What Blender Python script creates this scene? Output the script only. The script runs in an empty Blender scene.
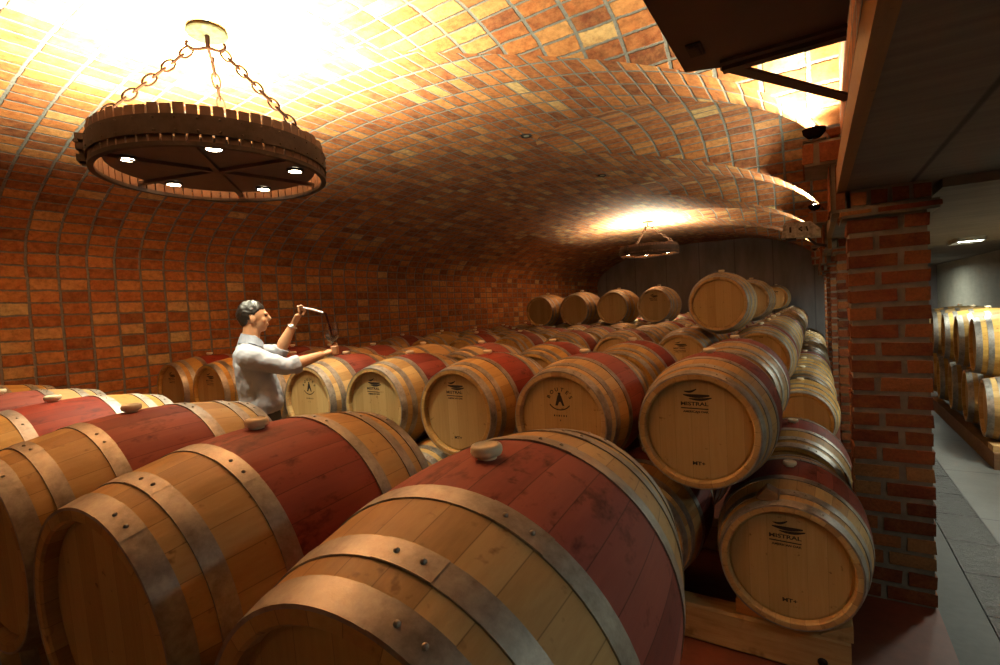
import bpy, bmesh, math, random
from mathutils import Vector, Matrix
random.seed(7)
R_ = math.radians
S = bpy.context.scene
COL = S.collection
CAMZ = 1.82

# ------------------------------------------------------------------ helpers
class MB:
    """collects geometry for ONE mesh; optional uv and per-face material index"""
    def __init__(s):
        s.v = []; s.f = []; s.m = []; s.uv = []; s.has_uv = False
    def add(s, verts, faces, mi=0, uvs=None):
        o = len(s.v); s.v += [tuple(x) for x in verts]
        for i, f in enumerate(faces):
            s.f.append(tuple(a + o for a in f)); s.m.append(mi)
            if uvs is not None:
                s.uv.append(uvs[i]); s.has_uv = True
            else:
                s.uv.append([(0, 0)] * len(f))
    def box(s, x0, x1, y0, y1, z0, z1, mi=0, uv=None):
        v = [(x0,y0,z0),(x1,y0,z0),(x1,y1,z0),(x0,y1,z0),(x0,y0,z1),(x1,y0,z1),(x1,y1,z1),(x0,y1,z1)]
        f = [(0,3,2,1),(4,5,6,7),(0,1,5,4),(1,2,6,5),(2,3,7,6),(3,0,4,7)]
        uvs = None
        if uv is not None: uvs = [[uv]*4 for _ in f]
        s.add(v, f, mi, uvs)
    def obox(s, c, ax, ay, az, mi=0):
        """oriented box: centre and three half vectors"""
        c, ax, ay, az = Vector(c), Vector(ax), Vector(ay), Vector(az)
        v = [c+a*ax+b*ay+d*az for d in (-1,1) for b in (-1,1) for a in (-1,1)]
        f = [(0,2,3,1),(4,5,7,6),(0,1,5,4),(1,3,7,5),(3,2,6,7),(2,0,4,6)]
        s.add(v, f, mi)
    def lathe(s, prof, axis='z', n=48, mi=None, a0=0, a1=2*math.pi, close=True):
        """prof: list of (radius, height)"""
        full = abs(a1 - a0 - 2*math.pi) < 1e-6
        k = n if full else n + 1
        V = []
        for (r, h) in prof:
            for i in range(k):
                t = a0 + (a1-a0)*i/n
                c, q = r*math.cos(t), r*math.sin(t)
                V.append((c, q, h) if axis == 'z' else (q, h, c) if axis == 'y' else (h, c, q))
        F = []; M = []
        for j in range(len(prof)-1):
            for i in range(n):
                a = j*k+i; b = j*k+(i+1) % k; F.append((a, b, b+k, a+k)); M.append(mi(j) if callable(mi) else (mi or 0))
        o = len(s.v); s.v += V
        for f, m in zip(F, M):
            s.f.append(tuple(x+o for x in f)); s.m.append(m); s.uv.append([(0,0)]*4)
    def disc(s, r, h, axis='z', n=48, mi=0):
        V = []
        for i in range(n):
            t = 2*math.pi*i/n; c, q = r*math.cos(t), r*math.sin(t)
            V.append((c, q, h) if axis == 'z' else (q, h, c) if axis == 'y' else (h, c, q))
        s.add(V, [tuple(range(n))], mi)
    def tube(s, pts, rad, n=10, mi=0, cap=True, closed=False):
        pts = [Vector(p) for p in pts]; m = len(pts)
        rads = rad if isinstance(rad, (list, tuple)) else [rad]*m
        V = []; up = None
        for i, p in enumerate(pts):
            if closed: t = pts[(i+1) % m] - pts[i-1]
            else: t = pts[min(i+1, m-1)] - pts[max(i-1, 0)]
            t.normalize()
            if up is None:
                up = Vector((0,0,1)) if abs(t.z) < .9 else Vector((1,0,0))
            a = t.cross(up); a.normalize(); b = a.cross(t); b.normalize(); up = b
            r = rads[i]; ra, rb = r if isinstance(r, tuple) else (r, r)
            for k in range(n):
                th = 2*math.pi*k/n; V.append(p + a*ra*math.cos(th) + b*rb*math.sin(th))
        F = []
        for i in range(m if closed else m-1):
            for k in range(n):
                A = i*n+k; B = i*n+(k+1) % n; i2 = (i+1) % m
                F.append((A, B, i2*n+(k+1) % n, i2*n+k))
        if cap and not closed:
            F.append(tuple(range(n))[::-1]); F.append(tuple((m-1)*n+k for k in range(n)))
        s.add(V, F, mi)
    def ell(s, c, r, ax=None, nu=20, nv=12, mi=0):
        """ellipsoid; ax: optional 3 axes"""
        c = Vector(c); A = [Vector(a) for a in (ax or ((1,0,0),(0,1,0),(0,0,1)))]
        V = []; F = []
        for j in range(nv+1):
            ph = math.pi*j/nv
            for i in range(nu):
                t = 2*math.pi*i/nu
                V.append(c + A[0]*r[0]*math.sin(ph)*math.cos(t) + A[1]*r[1]*math.sin(ph)*math.sin(t) + A[2]*r[2]*math.cos(ph))
        for j in range(nv):
            for i in range(nu):
                F.append((j*nu+i, (j+1)*nu+i, (j+1)*nu+(i+1) % nu, j*nu+(i+1) % nu))
        s.add(V, F, mi)
    def mesh(s, name, mats, smooth=True, angle=35):
        me = bpy.data.meshes.new(name); me.from_pydata(s.v, [], s.f)
        for m in (mats if isinstance(mats, (list, tuple)) else [mats]): me.materials.append(m)
        me.polygons.foreach_set('material_index', s.m)
        if s.has_uv:
            ul = me.uv_layers.new(name='UVMap')
            flat = [c for u in s.uv for p in u for c in p]
            ul.data.foreach_set('uv', flat)
        bm = bmesh.new(); bm.from_mesh(me)
        bmesh.ops.remove_doubles(bm, verts=bm.verts, dist=1e-6)
        bmesh.ops.recalc_face_normals(bm, faces=bm.faces) if not s.has_uv else None
        bm.to_mesh(me); bm.free()
        me.polygons.foreach_set('use_smooth', [smooth]*len(me.polygons))
        if smooth: me.set_sharp_from_angle(angle=R_(angle))
        me.update(); return me
    def obj(s, name, mats, parent=None, loc=None, smooth=True, angle=35):
        return link(name, s.mesh(name, mats, smooth, angle), parent, loc)

def link(name, data, parent=None, loc=None):
    o = bpy.data.objects.new(name, data); COL.objects.link(o)
    if parent: o.parent = parent
    if loc is not None: o.location = loc
    return o
def tag(o, label=None, cat=None, group=None, kind=None):
    if label: o['label'] = label
    if cat: o['category'] = cat
    if group: o['group'] = group
    if kind: o['kind'] = kind
    return o
def empty(name, loc=(0,0,0), label=None, cat=None, group=None):
    o = bpy.data.objects.new(name, None); COL.objects.link(o); o.location = loc
    o.empty_display_size = .1
    return tag(o, label, cat, group)
def kids(o): return KIDS.get(o.name, [])
KIDS = {}
def reg(root):
    """remember the tree below a freshly built prototype"""
    allo = [o for o in COL.objects]
    for o in allo:
        if o.parent: KIDS.setdefault(o.parent.name, [])
    for o in allo:
        if o.parent and o not in KIDS[o.parent.name]: KIDS[o.parent.name].append(o)
def copy_tree(o, parent=None):
    c = o.copy(); COL.objects.link(c)
    if parent is not None: c.parent = parent
    for ch in kids(o): copy_tree(ch, c)
    return c

# ------------------------------------------------------------------ materials
class NT:
    def __init__(s, name):
        s.m = bpy.data.materials.new(name); s.m.use_nodes = True; s.t = s.m.node_tree; s.t.nodes.clear()
        s.out = s.n('ShaderNodeOutputMaterial'); s.b = s.n('ShaderNodeBsdfPrincipled')
        s.l(s.b.outputs[0], s.out.inputs[0])
    def n(s, t, **k):
        x = s.t.nodes.new(t)
        for a, b in k.items(): setattr(x, a, b)
        return x
    def l(s, a, b): s.t.links.new(a, b)
    def val(s, sock, v):
        if hasattr(v, 'is_linked') or isinstance(v, bpy.types.NodeSocket): s.l(v, sock)
        else: sock.default_value = v
    def math(s, op, a, b=0., c=0.):
        x = s.n('ShaderNodeMath', operation=op); s.val(x.inputs[0], a); s.val(x.inputs[1], b); s.val(x.inputs[2], c); return x.outputs[0]
    def mix(s, f, a, b, mode='MIX'):
        x = s.n('ShaderNodeMix', data_type='RGBA', blend_type=mode)
        s.val(x.inputs[0], f)
        for i, v in ((6, a), (7, b)):
            if isinstance(v, bpy.types.NodeSocket): s.l(v, x.inputs[i])
            else: x.inputs[i].default_value = (*v, 1)
        return x.outputs[2]
    def ramp(s, f, stops, interp='LINEAR'):
        x = s.n('ShaderNodeValToRGB'); x.color_ramp.interpolation = interp; s.l(f, x.inputs[0])
        e = x.color_ramp.elements
        while len(e) < len(stops): e.new(.5)
        for i, (p, c) in enumerate(stops):
            e[i].position = p; e[i].color = (*c, 1) if len(c) == 3 else c
        return x.outputs[0]
    def noise(s, vec, scale, detail=3, rough=.55, dims='3D'):
        x = s.n('ShaderNodeTexNoise', noise_dimensions=dims); s.l(vec, x.inputs['Vector'])
        x.inputs['Scale'].default_value = scale; x.inputs['Detail'].default_value = detail; x.inputs['Roughness'].default_value = rough
        return x.outputs[0]
    def mapv(s, vec, sc=(1,1,1), loc=(0,0,0)):
        x = s.n('ShaderNodeMapping'); s.l(vec, x.inputs[0]); x.inputs['Scale'].default_value = sc; x.inputs['Location'].default_value = loc
        return x.outputs[0]
    def rnd(s): return s.n('ShaderNodeObjectInfo').outputs['Random']
    def ocoord(s):
        return s.n('ShaderNodeTexCoord').outputs['Object']
    def uv(s): return s.n('ShaderNodeTexCoord').outputs['UV']
    def sep(s, v):
        x = s.n('ShaderNodeSeparateXYZ'); s.l(v, x.inputs[0]); return x.outputs
    def comb(s, a, b, c=0.):
        x = s.n('ShaderNodeCombineXYZ'); s.val(x.inputs[0], a); s.val(x.inputs[1], b); s.val(x.inputs[2], c); return x.outputs[0]
    def addv(s, a, b):
        x = s.n('ShaderNodeVectorMath', operation='ADD'); s.l(a, x.inputs[0]); s.l(b, x.inputs[1]); return x.outputs[0]
    def wn(s, vec):
        x = s.n('ShaderNodeTexWhiteNoise', noise_dimensions='3D'); s.l(vec, x.inputs[0]); return x.outputs[0]
    def bump(s, h, strength=.3, dist=.01):
        x = s.n('ShaderNodeBump'); x.inputs['Strength'].default_value = strength; x.inputs['Distance'].default_value = dist
        s.l(h, x.inputs['Height']); s.l(x.outputs[0], s.b.inputs['Normal'])
    def base(s, c): s.val(s.b.inputs['Base Color'], c if isinstance(c, bpy.types.NodeSocket) else (*c, 1))
    def set(s, **k):
        for a, v in k.items(): s.val(s.b.inputs[a.replace('_', ' ')], v)
        return s

def simple(name, col, rough=.6, metal=0., var=.25, scale=12, bump=0.):
    t = NT(name); o = t.ocoord(); nz = t.noise(o, scale, 4)
    dark = tuple(c*(1-var) for c in col); lite = tuple(min(1, c*(1+var)) for c in col)
    t.base(t.ramp(nz, [(.3, dark), (.7, lite)])); t.set(Roughness=rough, Metallic=metal)
    if bump: t.bump(nz, bump, .01)
    return t.m

BRICKS = [(0., (.14,.034,.013)), (.22, (.22,.057,.017)), (.5, (.30,.086,.022)), (.74, (.38,.125,.032)), (.9, (.44,.20,.065)), (1., (.48,.33,.14))]
def brick_mat(name, bl=.25, bh=.125, offset=0., mortar=(.19,.18,.155), mw=.0075, mwu=.011, cols=BRICKS, bright=1.):
    t = NT(name); uv = t.uv()
    wob = t.noise(uv, 5, 2); 
    x, y, _ = t.sep(uv)
    wobc = t.math('MULTIPLY', t.math('SUBTRACT', wob, .5), .022)
    wob2 = t.math('MULTIPLY', t.math('SUBTRACT', t.noise(t.mapv(uv, (1,1,1), (7,3,0)), 6, 2), .5), .022)
    V = t.math('DIVIDE', t.math('ADD', y, wobc), bh); row = t.math('FLOOR', V); fv = t.math('SUBTRACT', V, row)
    sh = t.math('MULTIPLY', t.math('MODULO', row, 2.), offset) if offset else 0.
    U = t.math('ADD', t.math('DIVIDE', t.math('ADD', x, wob2), bl), sh); cl = t.math('FLOOR', U); fu = t.math('SUBTRACT', U, cl)
    du = t.math('SUBTRACT', t.math('MULTIPLY', t.math('MINIMUM', fu, t.math('SUBTRACT', 1., fu)), bl), mwu)
    dv = t.math('SUBTRACT', t.math('MULTIPLY', t.math('MINIMUM', fv, t.math('SUBTRACT', 1., fv)), bh), mw)
    fine = t.noise(uv, 38, 4, .65)
    d = t.math('ADD', t.math('MINIMUM', du, dv), t.math('MULTIPLY', t.math('SUBTRACT', fine, .5), .016))
    x2 = t.n('ShaderNodeMapRange', interpolation_type='SMOOTHSTEP'); t.l(d, x2.inputs[0])
    x2.inputs[1].default_value = -.003; x2.inputs[2].default_value = .005
    mask = x2.outputs[0]
    cell = t.wn(t.comb(cl, row))
    big = t.noise(uv, .9, 3)
    cs = t.math('ADD', t.math('MULTIPLY', cell, .95), t.math('MULTIPLY', t.math('SUBTRACT', big, .46), .5))
    bc = t.ramp(cs, [(p, tuple(min(1., c*bright) for c in q)) for p, q in cols])
    blotch = t.noise(uv, 11, 5, .7)
    bc = t.mix(t.ramp(blotch, [(.35, (0,0,0)), (.75, (.75,.75,.75))]), bc, t.mix(.5, bc, (.62*bright,.30*bright,.10*bright)))
    soot = t.ramp(t.noise(t.mapv(uv, (1,1,1), (3,8,0)), 17, 4, .7), [(.33, (.55,.55,.55)), (.6, (1,1,1))])
    bc = t.mix(1., bc, soot, 'MULTIPLY')
    mc = t.mix(t.ramp(fine, [(.3, (0,0,0)), (.7, (1,1,1))]), tuple(c*.6 for c in mortar), mortar)
    t.base(t.mix(mask, mc, bc)); t.set(Roughness=.85)
    t.b.inputs['Specular IOR Level'].default_value = .25
    h = t.math('ADD', mask, t.math('MULTIPLY', fine, .35)); t.bump(h, .9, .012)
    return t.m

def stave_mat(name, c0, c1, c2, seam=.95, rough=.5, stain=None):
    t = NT(name); o = t.ocoord(); x, y, z = t.sep(o); rd = t.rnd()
    ang = t.math('ARCTAN2', x, z)
    a = t.math('MULTIPLY', t.math('ADD', ang, math.pi), 27/(2*math.pi)); k = t.math('FLOOR', a); fr = t.math('SUBTRACT', a, k)
    edge = t.math('MINIMUM', fr, t.math('SUBTRACT', 1., fr))
    seamm = t.ramp(edge, [(.0, (seam*.5,)*3), (.022, (1,1,1))])
    st = t.wn(t.comb(k, t.math('MULTIPLY', rd, 91.)))
    off = t.comb(t.math('MULTIPLY', rd, 37.), t.math('MULTIPLY', rd, 11.), k)
    oo = t.addv(o, off)
    grain = t.noise(t.mapv(oo, (30, 2.2, 30)), 2.2, 5, .65)
    blot = t.noise(oo, 3.4, 3, .6)
    f = t.math('ADD', t.math('ADD', t.math('MULTIPLY', st, .42), t.math('MULTIPLY', grain, .5)), t.math('MULTIPLY', blot, .25))
    col = t.ramp(f, [(.25, c0), (.58, c1), (.9, c2)])
    v = t.n('ShaderNodeHueSaturation'); t.l(col, v.inputs['Color'])
    v.inputs['Value'].default_value = 1
    t.l(t.math('ADD', .82, t.math('MULTIPLY', rd, .34)), v.inputs['Value'])
    t.l(t.math('ADD', .85, t.math('MULTIPLY', t.wn(t.comb(rd, 3.1)), .2)), v.inputs['Saturation'])
    col = t.mix(1., v.outputs[0], seamm, 'MULTIPLY')
    spots = t.ramp(t.noise(oo, 21, 3, .6), [(.27, (.55,.5,.48)), (.36, (1,1,1))])
    col = t.mix(1., col, spots, 'MULTIPLY')
    if stain:
        run = t.noise(t.mapv(oo, (9, 5, 9)), 1.3, 4, .7)
        col = t.mix(t.ramp(run, [(.56, (0,0,0)), (.68, (.8,.8,.8))]), col, stain)
    t.base(col); t.set(Roughness=t.math('ADD', rough-.08, t.math('MULTIPLY', grain, .2)))
    t.b.inputs['Specular IOR Level'].default_value = .22
    t.bump(t.math('ADD', grain, t.math('MULTIPLY', edge, 2.)), .25, .004)
    return t.m

def plank_mat(name, c0, c1, c2, w=.082):
    """barrel head: upright boards in local X, grain along Z"""
    t = NT(name); o = t.ocoord(); x, y, z = t.sep(o); rd = t.rnd()
    a = t.math('ADD', t.math('DIVIDE', x, w), t.math('MULTIPLY', rd, 5.)); k = t.math('FLOOR', a); fr = t.math('SUBTRACT', a, k)
    edge = t.math('MINIMUM', fr, t.math('SUBTRACT', 1., fr))
    st = t.wn(t.comb(k, t.math('MULTIPLY', rd, 53.)))
    oo = t.addv(o, t.comb(t.math('MULTIPLY', rd, 29.), k, t.math('MULTIPLY', rd, 17.)))
    grain = t.noise(t.mapv(oo, (46, 1, 2.0)), 2., 5, .65)
    f = t.math('ADD', t.math('ADD', t.math('ADD', t.math('MULTIPLY', st, .26), .1), t.math('MULTIPLY', grain, .5)), t.math('MULTIPLY', t.noise(oo, 3, 3), .22))
    col = t.ramp(f, [(.25, c0), (.6, c1), (.92, c2)])
    v = t.n('ShaderNodeHueSaturation'); t.l(col, v.inputs['Color'])
    t.l(t.math('ADD', .85, t.math('MULTIPLY', rd, .28)), v.inputs['Value'])
    col = t.mix(1., v.outputs[0], t.ramp(edge, [(0., (.66,)*3), (.02, (1,1,1))]), 'MULTIPLY')
    col = t.mix(1., col, t.ramp(t.noise(oo, 26, 3, .6), [(.26, (.5,.45,.4)), (.34, (1,1,1))]), 'MULTIPLY')
    t.base(col); t.set(Roughness=.6); t.b.inputs['Specular IOR Level'].default_value = .3
    t.bump(grain, .2, .003)
    return t.m

def metal_mat(name, base, dark, rough=.42, metal=.85, spec=.5):
    t = NT(name); t.b.inputs['Specular IOR Level'].default_value = spec; o = t.ocoord(); rd = t.rnd()
    oo = t.addv(o, t.comb(t.math('MULTIPLY', rd, 31.), rd, rd))
    n1 = t.noise(oo, 9, 5, .7); n2 = t.noise(oo, 46, 4, .7)
    f = t.math('ADD', t.math('MULTIPLY', n1, .65), t.math('MULTIPLY', n2, .35))
    t.base(t.ramp(f, [(.34, dark), (.62, base)]))
    t.set(Metallic=metal, Roughness=t.math('ADD', rough-.12, t.math('MULTIPLY', n2, .34)))
    t.bump(n2, .15, .003)
    return t.m

def concrete_mat(name, c, var=.25, streak=False, rough=.8, scale=2.):
    t = NT(name); o = t.ocoord()
    n1 = t.noise(o, scale, 6, .6); n2 = t.noise(t.mapv(o, (1, .12, 1)) if streak else o, 22, 4)
    f = t.math('ADD', t.math('MULTIPLY', n1, .65), t.math('MULTIPLY', n2, .35))
    t.base(t.ramp(f, [(.3, tuple(x*(1-var) for x in c)), (.7, tuple(min(1, x*(1+var)) for x in c))]))
    t.set(Roughness=rough); t.bump(f, .25, .01)
    return t.m

def emit_mat(name, col, strength):
    t = NT(name); t.base((.8,.8,.8)); t.set(Emission_Strength=strength); t.b.inputs['Emission Color'].default_value = (*col, 1)
    return t.m

def glass_mat(name, col=(1,1,1), rough=.02):
    t = NT(name); t.base(col); t.set(Roughness=rough); t.b.inputs['Transmission Weight'].default_value = 1.; t.b.inputs['IOR'].default_value = 1.45
    return t.m

M = {}
M['vault'] = brick_mat('vault_brick')
M['pillar'] = None
M['oak'] = stave_mat('oak_staves', (.30,.162,.046), (.46,.275,.082), (.57,.385,.145))
M['red'] = stave_mat('red_stained_staves', (.145,.017,.010), (.24,.036,.021), (.31,.062,.034), seam=.75, rough=.62, stain=(.075,.010,.008))
M['head'] = plank_mat('oak_head_boards', (.33,.20,.07), (.45,.30,.12), (.54,.385,.175))
M['hoop'] = metal_mat('galvanised_hoop', (.45,.43,.39), (.19,.17,.15), .46, .8)
M['bung'] = simple('silicone_bung', (.84,.76,.55), .45, 0, .1)
M['ink'] = simple('burnt_ink', (.022,.013,.008), .7, 0, .2)
M['timber'] = stave_mat('rack_timber', (.30,.16,.05), (.45,.27,.10), (.58,.38,.17), seam=1.9)
M['iron'] = metal_mat('dark_iron', (.055,.04,.035), (.02,.014,.012), .55, .6)
M['rust'] = metal_mat('rusty_chain', (.014,.006,.003), (.006,.003,.002), .9, 0., 0.)
M['slat'] = simple('dark_oak_slats', (.085,.045,.028), .65, 0, .4, 9)
M['plate'] = simple('brown_plate', (.06,.034,.026), .55, 0, .2)
M['oldpaint'] = metal_mat('flaking_paint_plate', (.030,.028,.014), (.006,.005,.003), .9, 0., 0.)
M['lamp'] = emit_mat('lamp_glow', (1., .84, .58), 45)
M['lamp_hot'] = emit_mat('lamp_glow_hot', (1., .9, .72), 90)
M['tube'] = emit_mat('fluorescent_glow', (.92, 1., .82), 18)
M['back'] = None

# ------------------------------------------------------------------ camera
cam = bpy.data.cameras.new('camera'); co = bpy.data.objects.new('camera', cam); COL.objects.link(co)
cam.sensor_fit = 'HORIZONTAL'; cam.sensor_width = 36; cam.lens = 36*.50088; cam.clip_start = .02
f_ = Vector((-0.53370083, 0.84469307, -0.04070687)); r_ = Vector((0.84527706, 0.53135889, -0.05625319)); u_ = Vector((0.02588672, 0.06443096, 0.99758635))
co.matrix_world = Matrix(((r_.x, u_.x, -f_.x, 0), (r_.y, u_.y, -f_.y, 0), (r_.z, u_.z, -f_.z, CAMZ), (0,0,0,1)))
S.camera = co

# ------------------------------------------------------------------ the room
XL, XR = -6.65, .15          # vault springing lines
Y0, Y1 = -2.6, 17.3
CX, A_, ZS, HH = -3.25, 3.4, CAMZ+.73, 1.15
LZS, LH, LA, LN = CAMZ+.93, .93, 1.32, 2.5        # cross vaults on the pillar side
LYC = [2.30, 5.23, 8.16, 11.09, 14.02, 16.95, -.63]
LYC.sort()
def zmain(x): return ZS + HH*math.sqrt(max(0, 1-((x-CX)/A_)**2))
def zlun(d): return LZS + LH*max(0, 1-(abs(d)/LA)**LN)**(1/LN)
XG_MAX = CX + A_*math.sqrt(1-((LZS+LH-ZS)/HH)**2)     # where the cross vault meets the main vault
def gdy(x):
    """half width of the cross vault at the groin for this x"""
    h = (zmain(x)-LZS)/LH
    if h >= 1: return 0.
    if h <= 0: return LA
    return LA*(1-h**LN)**(1/LN)
def gx(d):
    z = zlun(d); h = (z-ZS)/HH
    if h >= 1: return CX
    return CX + A_*math.sqrt(1-h*h)

# main vault (profile angle), cut out where the cross vaults enter
def build_vault():
    b = MB(); N = 110
    ND = 44
    dd = [-LA*math.cos(math.pi*k/ND) for k in range(ND//2+1)]
    gs = {gx(d): (-d if d < 0 else 0.) for d in dd}          # exact groin stations
    base = [CX - A_*math.cos(math.pi*i/N) for i in range(N+1)]
    xs = sorted([x for x in base if min(abs(x-g) for g in gs) > 2e-3] + list(gs)); N = len(xs)-1
    def gw(x): return (gs[x] if x in gs else gdy(x)) if x > CX else 0
    arc = [0.]
    for i in range(N): arc.append(arc[-1] + math.hypot(xs[i+1]-xs[i], zmain(xs[i+1])-zmain(xs[i])))
    def quad(i, ya0, ya1, yb0, yb1, ny):
        x0, x1 = xs[i], xs[i+1]; z0, z1 = zmain(x0), zmain(x1)
        for j in range(ny):
            p = [ya0+(ya1-ya0)*j/ny, ya0+(ya1-ya0)*(j+1)/ny, yb0+(yb1-yb0)*j/ny, yb0+(yb1-yb0)*(j+1)/ny]
            v = [(x0,p[0],z0),(x0,p[1],z0),(x1,p[3],z1),(x1,p[2],z1)]
            uv = [(p[0],arc[i]),(p[1],arc[i]),(p[3],arc[i+1]),(p[2],arc[i+1])]
            b.add(v, [(0,1,2,3)], 0, [uv])
    for i in range(N):
        ga, gb = gw(xs[i]), gw(xs[i+1])
        if ga == 0 and gb == 0:
            quad(i, Y0, Y1, Y0, Y1, 8); continue
        prevA = prevB = Y0
        for c in LYC:
            a0, a1 = max(c-ga, Y0), min(c+ga, Y1); b0, b1 = max(c-gb, Y0), min(c+gb, Y1)
            if a0 > prevA or b0 > prevB: quad(i, prevA, a0, prevB, b0, 2)
            prevA, prevB = a1, b1
        if prevA < Y1 or prevB < Y1: quad(i, prevA, Y1, prevB, Y1, 2)
    # cross vaults
    for c in LYC:
        ds = [-LA*math.cos(math.pi*k/ND) for k in range(ND+1)]
        la = [0.]
        for k in range(ND): la.append(la[-1] + math.hypot(ds[k+1]-ds[k], zlun(ds[k+1])-zlun(ds[k])))
        for k in range(ND):
            if c+ds[k] < Y0-1e-6 or c+ds[k+1] > Y1+1e-6: continue
            xa, xb = gx(ds[k]), gx(ds[k+1]); za, zb = zlun(ds[k]), zlun(ds[k+1])
            n = 6
            for j in range(n):
                A0, A1 = xa+(XR-xa)*j/n, xa+(XR-xa)*(j+1)/n; B0, B1 = xb+(XR-xb)*j/n, xb+(XR-xb)*(j+1)/n
                v = [(A0,c+ds[k],za),(B0,c+ds[k+1],zb),(B1,c+ds[k+1],zb),(A1,c+ds[k],za)]
                uv = [(A0,la[k]+c*7),(B0,la[k+1]+c*7),(B1,la[k+1]+c*7),(A1,la[k]+c*7)]
                b.add(v, [(0,1,2,3)], 0, [uv])
    o = b.obj('ceiling', M['vault'], smooth=True, angle=25); tag(o, kind='structure'); return o
build_vault()
def uvwall(name, mat, pts, uvs):
    b = MB(); b.add(pts, [tuple(range(len(pts)))], 0, [uvs]); o = b.obj(name, mat, smooth=False); tag(o, kind='structure'); return o
uvwall('wall_left', M['vault'], [(XL,Y0,0),(XL,Y1,0),(XL,Y1,ZS),(XL,Y0,ZS)], [(Y0,-ZS),(Y1,-ZS),(Y1,0),(Y0,0)])
# upper brick wall on the pillar side, above the slab edge
uvwall('wall_right', M['vault'], [(XR,Y0,CAMZ+.72),(XR,Y1,CAMZ+.72),(XR,Y1,CAMZ+1.95),(XR,Y0,CAMZ+1.95)], [(Y0,.31),(Y1,.31),(Y1,1.54),(Y0,1.54)])
# back wall: grey board-marked concrete
def back_mat():
    t = NT('grey_panel_wall'); o = t.ocoord(); x, y, z = t.sep(o)
    a = t.math('DIVIDE', x, 1.05); fr = t.math('FRACT', a); e = t.math('MINIMUM', fr, t.math('SUBTRACT', 1., fr))
    n = t.noise(t.mapv(o, (1,1,.25)), 3, 5, .6)
    c = t.ramp(n, [(.3, (.14,.125,.125)), (.7, (.24,.215,.215))])
    c = t.mix(1., c, t.ramp(e, [(0, (.45,)*3), (.02, (1,1,1))]), 'MULTIPLY'); t.base(c); t.set(Roughness=.7); t.bump(n, .2, .01); return t.m
M['back'] = back_mat()
b = MB(); b.box(XL-.1, 6.5, Y1, Y1+.2, 0, 4.2); tag(b.obj('wall_back', M['back'], smooth=False), kind='structure')
b = MB(); b.box(XL-.1, 6.5, Y0-.2, Y0, 0, 4.2); tag(b.obj('wall_front', concrete_mat('plaster', (.62,.56,.44)), smooth=False), kind='structure')

# floors
def floor_mat():
    t = NT('worn_red_floor'); o = t.ocoord(); n = t.noise(o, 1.6, 6, .65); n2 = t.noise(o, 14, 5, .6)
    f = t.math('ADD', t.math('MULTIPLY', n, .6), t.math('MULTIPLY', n2, .4))
    t.base(t.ramp(f, [(.3, (.085,.021,.011)), (.55, (.145,.036,.018)), (.75, (.18,.06,.036))])); t.set(Roughness=.55); t.bump(n2, .15, .006); return t.m
b = MB(); b.box(XL, .545, Y0, Y1, -.15, 0); tag(b.obj('floor', floor_mat(), smooth=False), kind='structure')
def slabs_mat(name, c0, c1, lx, ly, rough, bump):
    t = NT(name); o = t.ocoord(); x, y, z = t.sep(o)
    wob = t.math('MULTIPLY', t.math('SUBTRACT', t.noise(o, 5, 3), .5), .03)
    fy = t.math('FRACT', t.math('DIVIDE', t.math('ADD', y, wob), ly)); ey = t.math('MULTIPLY', t.math('MINIMUM', fy, t.math('SUBTRACT', 1., fy)), ly)
    if lx:
        fx = t.math('FRACT', t.math('DIVIDE', t.math('SUBTRACT', x, 1.04), lx)); ex = t.math('MULTIPLY', t.math('MINIMUM', fx, t.math('SUBTRACT', 1., fx)), lx)
        ey = t.math('MINIMUM', ex, ey)
    n = t.noise(o, 3.2, 6, .65); n2 = t.noise(o, 19, 6, .7)
    f = t.math('ADD', t.math('MULTIPLY', n, .55), t.math('MULTIPLY', n2, .45))
    line = t.ramp(ey, [(.004, (.3,)*3), (.012, (1,1,1))])
    t.base(t.mix(1., t.ramp(f, [(.32, c0), (.68, c1)]), line, 'MULTIPLY')); t.set(Roughness=t.math('ADD', rough-.15, t.math('MULTIPLY', n2, .3)))
    t.bump(t.math('ADD', f, line), bump, .02); return t.m
b = MB(); b.box(.545, .75, Y0, Y1, -.15, 0); tag(b.obj('floor', concrete_mat('grey_kerb', (.055,.055,.05), .35, rough=.6), smooth=False), kind='structure')
b = MB(); b.box(.755, 1.035, Y0, Y1, -.15, .004); tag(b.obj('floor', slabs_mat('slate_strip', (.012,.012,.0115), (.042,.041,.038), 0, .52, .34, 1.6), smooth=False), kind='structure')
b = MB(); b.box(1.04, 6.5, Y0, Y1, -.15, 0); tag(b.obj('floor', slabs_mat('corridor_slabs', (.06,.058,.053), (.12,.117,.106), .95, 1.3, .5, .25), smooth=False), kind='structure')
b = MB(); b.box(.742, .758, Y0, Y1, -.12, -.004); b.box(1.03, 1.045, Y0, Y1, -.12, -.004); tag(b.obj('floor', simple('joint', (.02,.02,.02), .9), smooth=False), kind='structure')

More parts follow.
